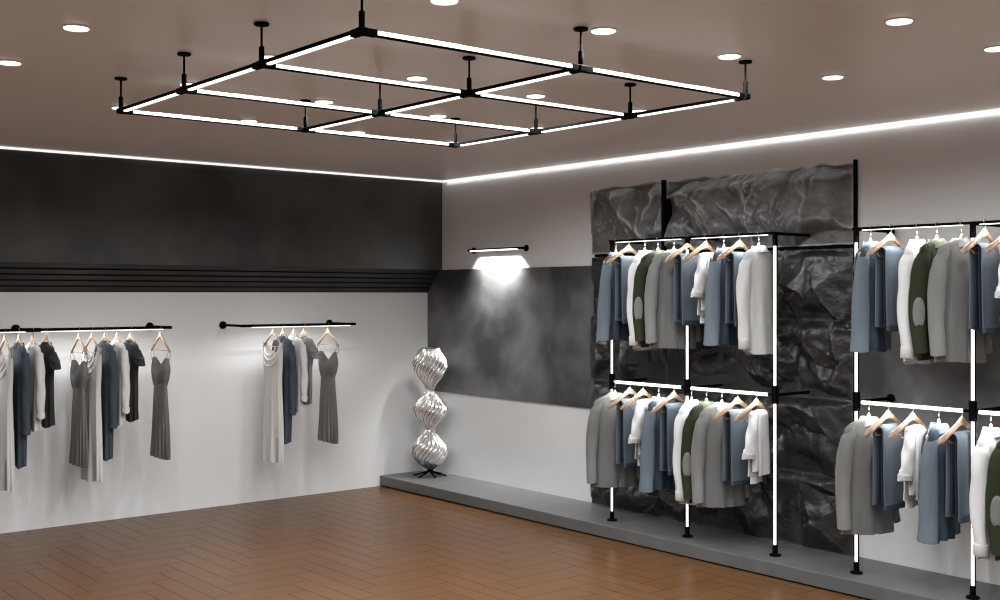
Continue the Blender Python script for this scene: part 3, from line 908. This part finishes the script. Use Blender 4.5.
protos = {}
def get(kind):
    """first call builds the kind, later calls copy the thing with its parts"""
    if kind not in protos:
        R = random.Random(sum(map(ord, kind)))
        mk = {
            'h_suit': lambda: make_hanger('suit'), 'h_coat': lambda: make_hanger('coat'), 'h_slim': lambda: make_hanger('slim'), 'h_short': lambda: make_hanger('short'),
            'grey': lambda: make_blazer('grey', R), 'blue': lambda: make_blazer('blue', R, 'jacket'), 'green': lambda: make_blazer('green', R),
            'shirt': lambda: make_shirt(R, False, -.895, W=.66), 'lshirt': lambda: make_shirt(R, True, -.885, W=.68),
            'trousers': lambda: make_trousers(R), 'top': lambda: make_draped_top(R),
            'slip': lambda: make_slip(R), 'gown': lambda: make_gown(R), 'dblue': lambda: make_long_dress(R),
            'tunic': lambda: make_tee(R, M['white'], -.80, True, 'tunic', taper=.95, sl_z=-.70),
            'bt': lambda: make_tee(R, M['tee_black'], -.78, False, taper=.82), 'gt': lambda: make_tee(R, M['tee_grey'], -.74, False, taper=.82),
        }[kind]
        protos[kind] = mk(); return protos[kind]
    return copy_tree(protos[kind])

GINFO = {
    'grey': ('grey blazer', 'blazer', 'h_coat'), 'blue': ('slate blue jacket', 'jacket', 'h_coat'), 'green': ('green blazer with grey elbow patch', 'blazer', 'h_coat'),
    'shirt': ('white long-sleeved shirt', 'shirt', 'h_coat'), 'lshirt': ('off-white long shirt', 'shirt', 'h_coat'),
    'trousers': ('folded blue trousers', 'trousers', 'h_suit'), 'top': ('draped white cuffed top', 'top', 'h_suit'),
    'slip': ('grey satin slip dress', 'dress', 'h_slim'), 'gown': ('ivory sleeveless long dress', 'dress', 'h_slim'), 'dblue': ('dark blue long dress', 'dress', 'h_short'),
    'tunic': ('white long-sleeved tunic', 'tunic', 'h_short'), 'bt': ('black short-sleeved top', 'top', 'h_short'), 'gt': ('grey short-sleeved top', 'top', 'h_short'),
}
SHORT = {'grey': 'grey blazer', 'blue': 'blue jacket', 'green': 'green blazer', 'shirt': 'white shirt', 'lshirt': 'long shirt', 'trousers': 'blue trousers', 'top': 'white top',
         'slip': 'grey slip dress', 'gown': 'ivory dress', 'dblue': 'blue dress', 'tunic': 'white tunic', 'bt': 'black top', 'gt': 'grey top'}

TURN = {'blue': 12, 'shirt': 10, 'lshirt': 0, 'grey': -6}
def hang(items, where, pos, rot0, zrail):
    """items: (kind, coordinate along the rail, turn)"""
    R = random.Random(len(where) * 7 + int(zrail * 100))
    n = len(items)
    for i, (k, c, rz) in enumerate(items):
        desc, cat, hk = GINFO[k]
        prev = SHORT[items[i - 1][0]] if i else None
        nxt = SHORT[items[i + 1][0]] if i + 1 < n else None
        if prev and nxt: nb = f'between {prev} and {nxt}'
        elif nxt: nb = f'at the start beside {nxt}'
        else: nb = f'at the end beside {prev}'
        if k == 'top': nb = nb.replace('between ', 'between ')
        dup_ = [j for j in range(n) if j != i and items[j][0] == k and (items[j - 1][0] if j else None) == (items[i - 1][0] if i else None) and (items[j + 1][0] if j + 1 < n else None) == (items[i + 1][0] if i + 1 < n else None)]
        if dup_: nb = ('far-end ' if i < dup_[0] else 'near-end ') + nb
        x, y = pos(c)
        rz = rot0 + math.radians((TURN.get(k, 0) if rot0 == 0 else 0) + rz + R.uniform(-2, 2))
        g = get(k); g.location = (x, y, zrail); g.rotation_euler = (0, 0, rz)
        tag(g, f'{desc} {nb}, {where}', cat, SHORT[k] + ' pieces on the rails')
        h = get(hk); h.location = (x, y, zrail); h.rotation_euler = (0, 0, rz)
        short_nb = nb
        tag(h, f'wooden hanger of {SHORT[k]} {nb}, {where}', 'hanger', 'wooden clothes hangers')

rk = lambda c: (XR, c)
ZU, ZL = 2.447, 1.273
hang([('blue', 6.792, 0), ('trousers', 6.641, 0), ('shirt', 6.461, 0), ('green', 6.318, 0), ('grey', 6.147, -2), ('trousers', 6.002, 0), ('top', 5.820, 0), ('blue', 5.643, 0), ('trousers', 5.491, 0), ('lshirt', 5.316, 0)],
     'stone rack top rail', rk, 0, ZU)
hang([('grey', 6.804, -2), ('trousers', 6.63, 0), ('top', 6.483, 0), ('blue', 6.308, 0), ('trousers', 6.147, 0), ('shirt', 5.964, 0), ('green', 5.813, 0), ('grey', 5.663, -2), ('trousers', 5.514, 0), ('top', 5.337, 0)],
     'stone rack low rail', rk, 0, ZL)
hang([('blue', 4.387, 0), ('trousers', 4.235, 0), ('shirt', 4.047, 0), ('green', 3.908, 0), ('grey', 3.741, -2), ('trousers', 3.588, 0), ('top', 3.43, 0)],
     'nearer rack top rail', rk, 0, ZU)
hang([('grey', 4.40, -2), ('trousers', 4.254, 0), ('top', 4.076, 0), ('blue', 3.894, 0), ('trousers', 3.739, 0), ('shirt', 3.55, 0), ('green', 3.40, 0)],
     'nearer rack low rail', rk, 0, ZL)

# ------------------------------------------------------------------ garment rails on the back wall
YR = 9.645
def wall_rail(name, x0, x1, xf, segs, zr, label, xjoint=None):
    t = empty(name, (x0, YW, zr)); tag(t, label, 'clothes rail', 'black wall mounted rails')
    yo = YR - YW
    mb = MB(); mb.tube([(0, yo, 0), (x1 - x0, yo, 0)], .0135, 14)
    if xjoint: mb.tube([(xjoint - x0 - .06, yo, 0), (xjoint - x0 + .06, yo, 0)], .017, 14)
    r = mb.build('rail', M['black'], t, auto=40)
    for a, b in segs:
        lb = MB(); lb.box((a - x0, yo - .006, -.018), (b - x0, yo + .006, -.012)); lb.build('light_strip', M['led'], r)
        area('rail_lamp', ((a + b) / 2, YR + .035, zr - .022), b - a, RAIL_W * .95 * (b - a) / .8, size_y=.03, spread=PI * .95, color=(1, .995, .99))
    for x in xf:
        ab = MB(); ab.tube([(x - x0, yo, 0), (x - x0, -.01, 0)], .012, 14)
        a = ab.build('wall_arm', M['black'], t, auto=40)
        ab = MB(); ab.disc((x - x0, -.016, 0), (0, 1, 0), .036, .016, 28); ab.build('flange', M['black'], a, auto=35)
ZR = 1.712
def X_of(px, y=YR):
    f, psi = 1146.4, .6844; c = (px - 500) / f
    return (sin(psi) + c * cos(psi)) * y / (cos(psi) - c * sin(psi))
wall_rail('clothes_rail', X_of(-60), X_of(171.5), [2.947, 4.115], [(X_of(-60) + .02, X_of(26)), (X_of(41), X_of(163))], ZR, 'long black wall rail with light strip, the longer of the two', X_of(33))
wall_rail('clothes_rail', X_of(241), X_of(355.5), [4.831, 5.99], [(X_of(252), X_of(350))], ZR, 'shorter black wall rail with light strip, carrying five garments', None)
wl = lambda px: (X_of(px), YR)
hang([('gown', 5, 0), ('dblue', 19, 0), ('tunic', 33, 0), ('bt', 46.5, 0)], 'long rail first cluster', wl, PI / 2, ZR)
hang([('slip', 79, 0), ('gown', 92, 0), ('dblue', 105, 0), ('tunic', 117.3, 0), ('bt', 130.5, 0)], 'long rail second cluster', wl, PI / 2, ZR)
g = get('slip'); g.location = (X_of(160.5), YR, ZR); g.rotation_euler = (0, 0, PI / 2)
tag(g, 'grey satin slip dress hanging alone at the end of the long wall rail', 'dress', SHORT['slip'] + ' pieces on the rails')
h = get('h_slim'); h.location = (X_of(160.5), YR, ZR); h.rotation_euler = (0, 0, PI / 2)
tag(h, 'wooden hanger of the lone grey slip dress ending the long wall rail', 'hanger', 'wooden clothes hangers')
hang([('gown', 273, 0), ('dblue', 283.3, 0), ('tunic', 294, 0), ('gt', 304, 0), ('slip', 328, 0)],
     'short wall rail', wl, PI / 2, ZR)

# ------------------------------------------------------------------ picture light on the rack wall
def picture_light():
    z = 2.452; xo = -.070; y0, y1 = 8.455, 9.281
    t = empty('wall_light', (XW, y0, z)); tag(t, 'slim black wall light bar washing the dark plaster panel', 'wall light')
    mb = MB(); mb.tube([(xo, -.012, 0), (xo, y1 - y0 + .012, 0)], .0125, 14)
    b = mb.build('light_bar', M['black'], t, auto=40)
    lb = MB(); lb.box((xo - .0145, .05, -.016), (xo + .006, y1 - y0 - .03, -.002), .002); lb.build('lens', M['led'], b)
    for y in (0, y1 - y0):
        ab = MB(); ab.tube([(xo, y, 0), (-.01, y, 0)], .011, 12)
        a = ab.build('wall_arm', M['black'], t, auto=40)
        ab = MB(); ab.disc((-.014, y, 0), (1, 0, 0), .032, .014, 24); ab.build('flange', M['black'], a, auto=35)
    area('wall_light_lamp', (XW + xo, (y0 + y1) / 2, z - .03), .02, 34.0, size_y=.62, rot=(0, math.radians(-10), 0), spread=math.radians(98), color=(1, .99, .98))
picture_light()

# ------------------------------------------------------------------ silver sculpture
def sculpture():
    cx, cy = 6.985, 9.715
    t = empty('silver_sculpture', (cx, cy, P)); tag(t, 'twisted fluted silver sculpture of three stacked bulbs on black feet', 'sculpture')
    prof = [(.075, .045), (.10, .075), (.14, .125), (.20, .168), (.27, .185), (.33, .172), (.39, .125), (.44, .078), (.48, .050), (.52, .062), (.57, .105), (.63, .155), (.69, .182), (.735, .170), (.78, .13), (.835, .082), (.875, .050), (.915, .046), (.96, .070), (1.02, .118), (1.09, .165), (1.15, .184), (1.20, .178), (1.26, .150), (1.31, .115), (1.342, .085), (1.346, .05)]
    def r_at(z):
        tb = [(-a, b) for a, b in prof]
        return smooth_interp(-z, tb, 1) if z > prof[0][0] else prof[0][1]
    NF = 22; N = NF * 8; rows = 120
    rings = []
    for i in range(rows + 1):
        z = prof[0][0] + (prof[-1][0] - prof[0][0]) * i / rows
        r = r_at(z)
        tw = 1.5 * z + .22 * sin((z - .26) * 2 * PI / .435)
        rings.append([((r * (1 + .085 * (abs(sin(NF / 2 * (2 * PI * k / N))) * 2 - 1.2))) * cos(2 * PI * k / N + tw), (r * (1 + .085 * (abs(sin(NF / 2 * (2 * PI * k / N))) * 2 - 1.2))) * sin(2 * PI * k / N + tw), z) for k in range(N)])
    mb = MB(); mb.loft(rings); mb.build('fluted_body', M['silver'], t, True)
    mb = MB(); mb.disc((0, 0, .042), (0, 0, 1), .032, .045, 20); hub = mb.build('base_hub', M['black'], t, auto=35)
    for k in range(6):
        a = 2 * PI * k / 6 + .25
        mb = MB(); mb.tube([(.01 * cos(a), .01 * sin(a), .052), (.10 * cos(a), .10 * sin(a), .026), (.175 * cos(a), .175 * sin(a), .0075)], [.010, .009, .0075], 8)
        mb.build('foot', M['black'], t, True)
sculpture()

# ------------------------------------------------------------------ camera, world, colour
cam = bpy.data.cameras.new('camera'); co = link(bpy.data.objects.new('camera', cam))
co.location = (0, 0, 2.0); co.rotation_euler = (PI / 2, 0, -.6844)
cam.sensor_width = 36; cam.lens = 1146.4 / 1000 * 36; cam.shift_y = -(300 - 294.65) / 1000
cam.clip_start = .05; cam.clip_end = 60
scene.camera = co
w = bpy.data.worlds.new('world'); scene.world = w; w.use_nodes = True
w.node_tree.nodes['Background'].inputs[0].default_value = (.9, .93, 1, 1); w.node_tree.nodes['Background'].inputs[1].default_value = .05
scene.view_settings.view_transform = 'Standard'
scene.view_settings.look = 'None'
scene.view_settings.exposure = 0.0
scene.cycles.pixel_filter_type = 'BLACKMAN_HARRIS'
scene.cycles.filter_width = 1.2
scene.cycles.max_bounces = 8
scene.cycles.diffuse_bounces = 5
scene.cycles.sample_clamp_indirect = 4.0
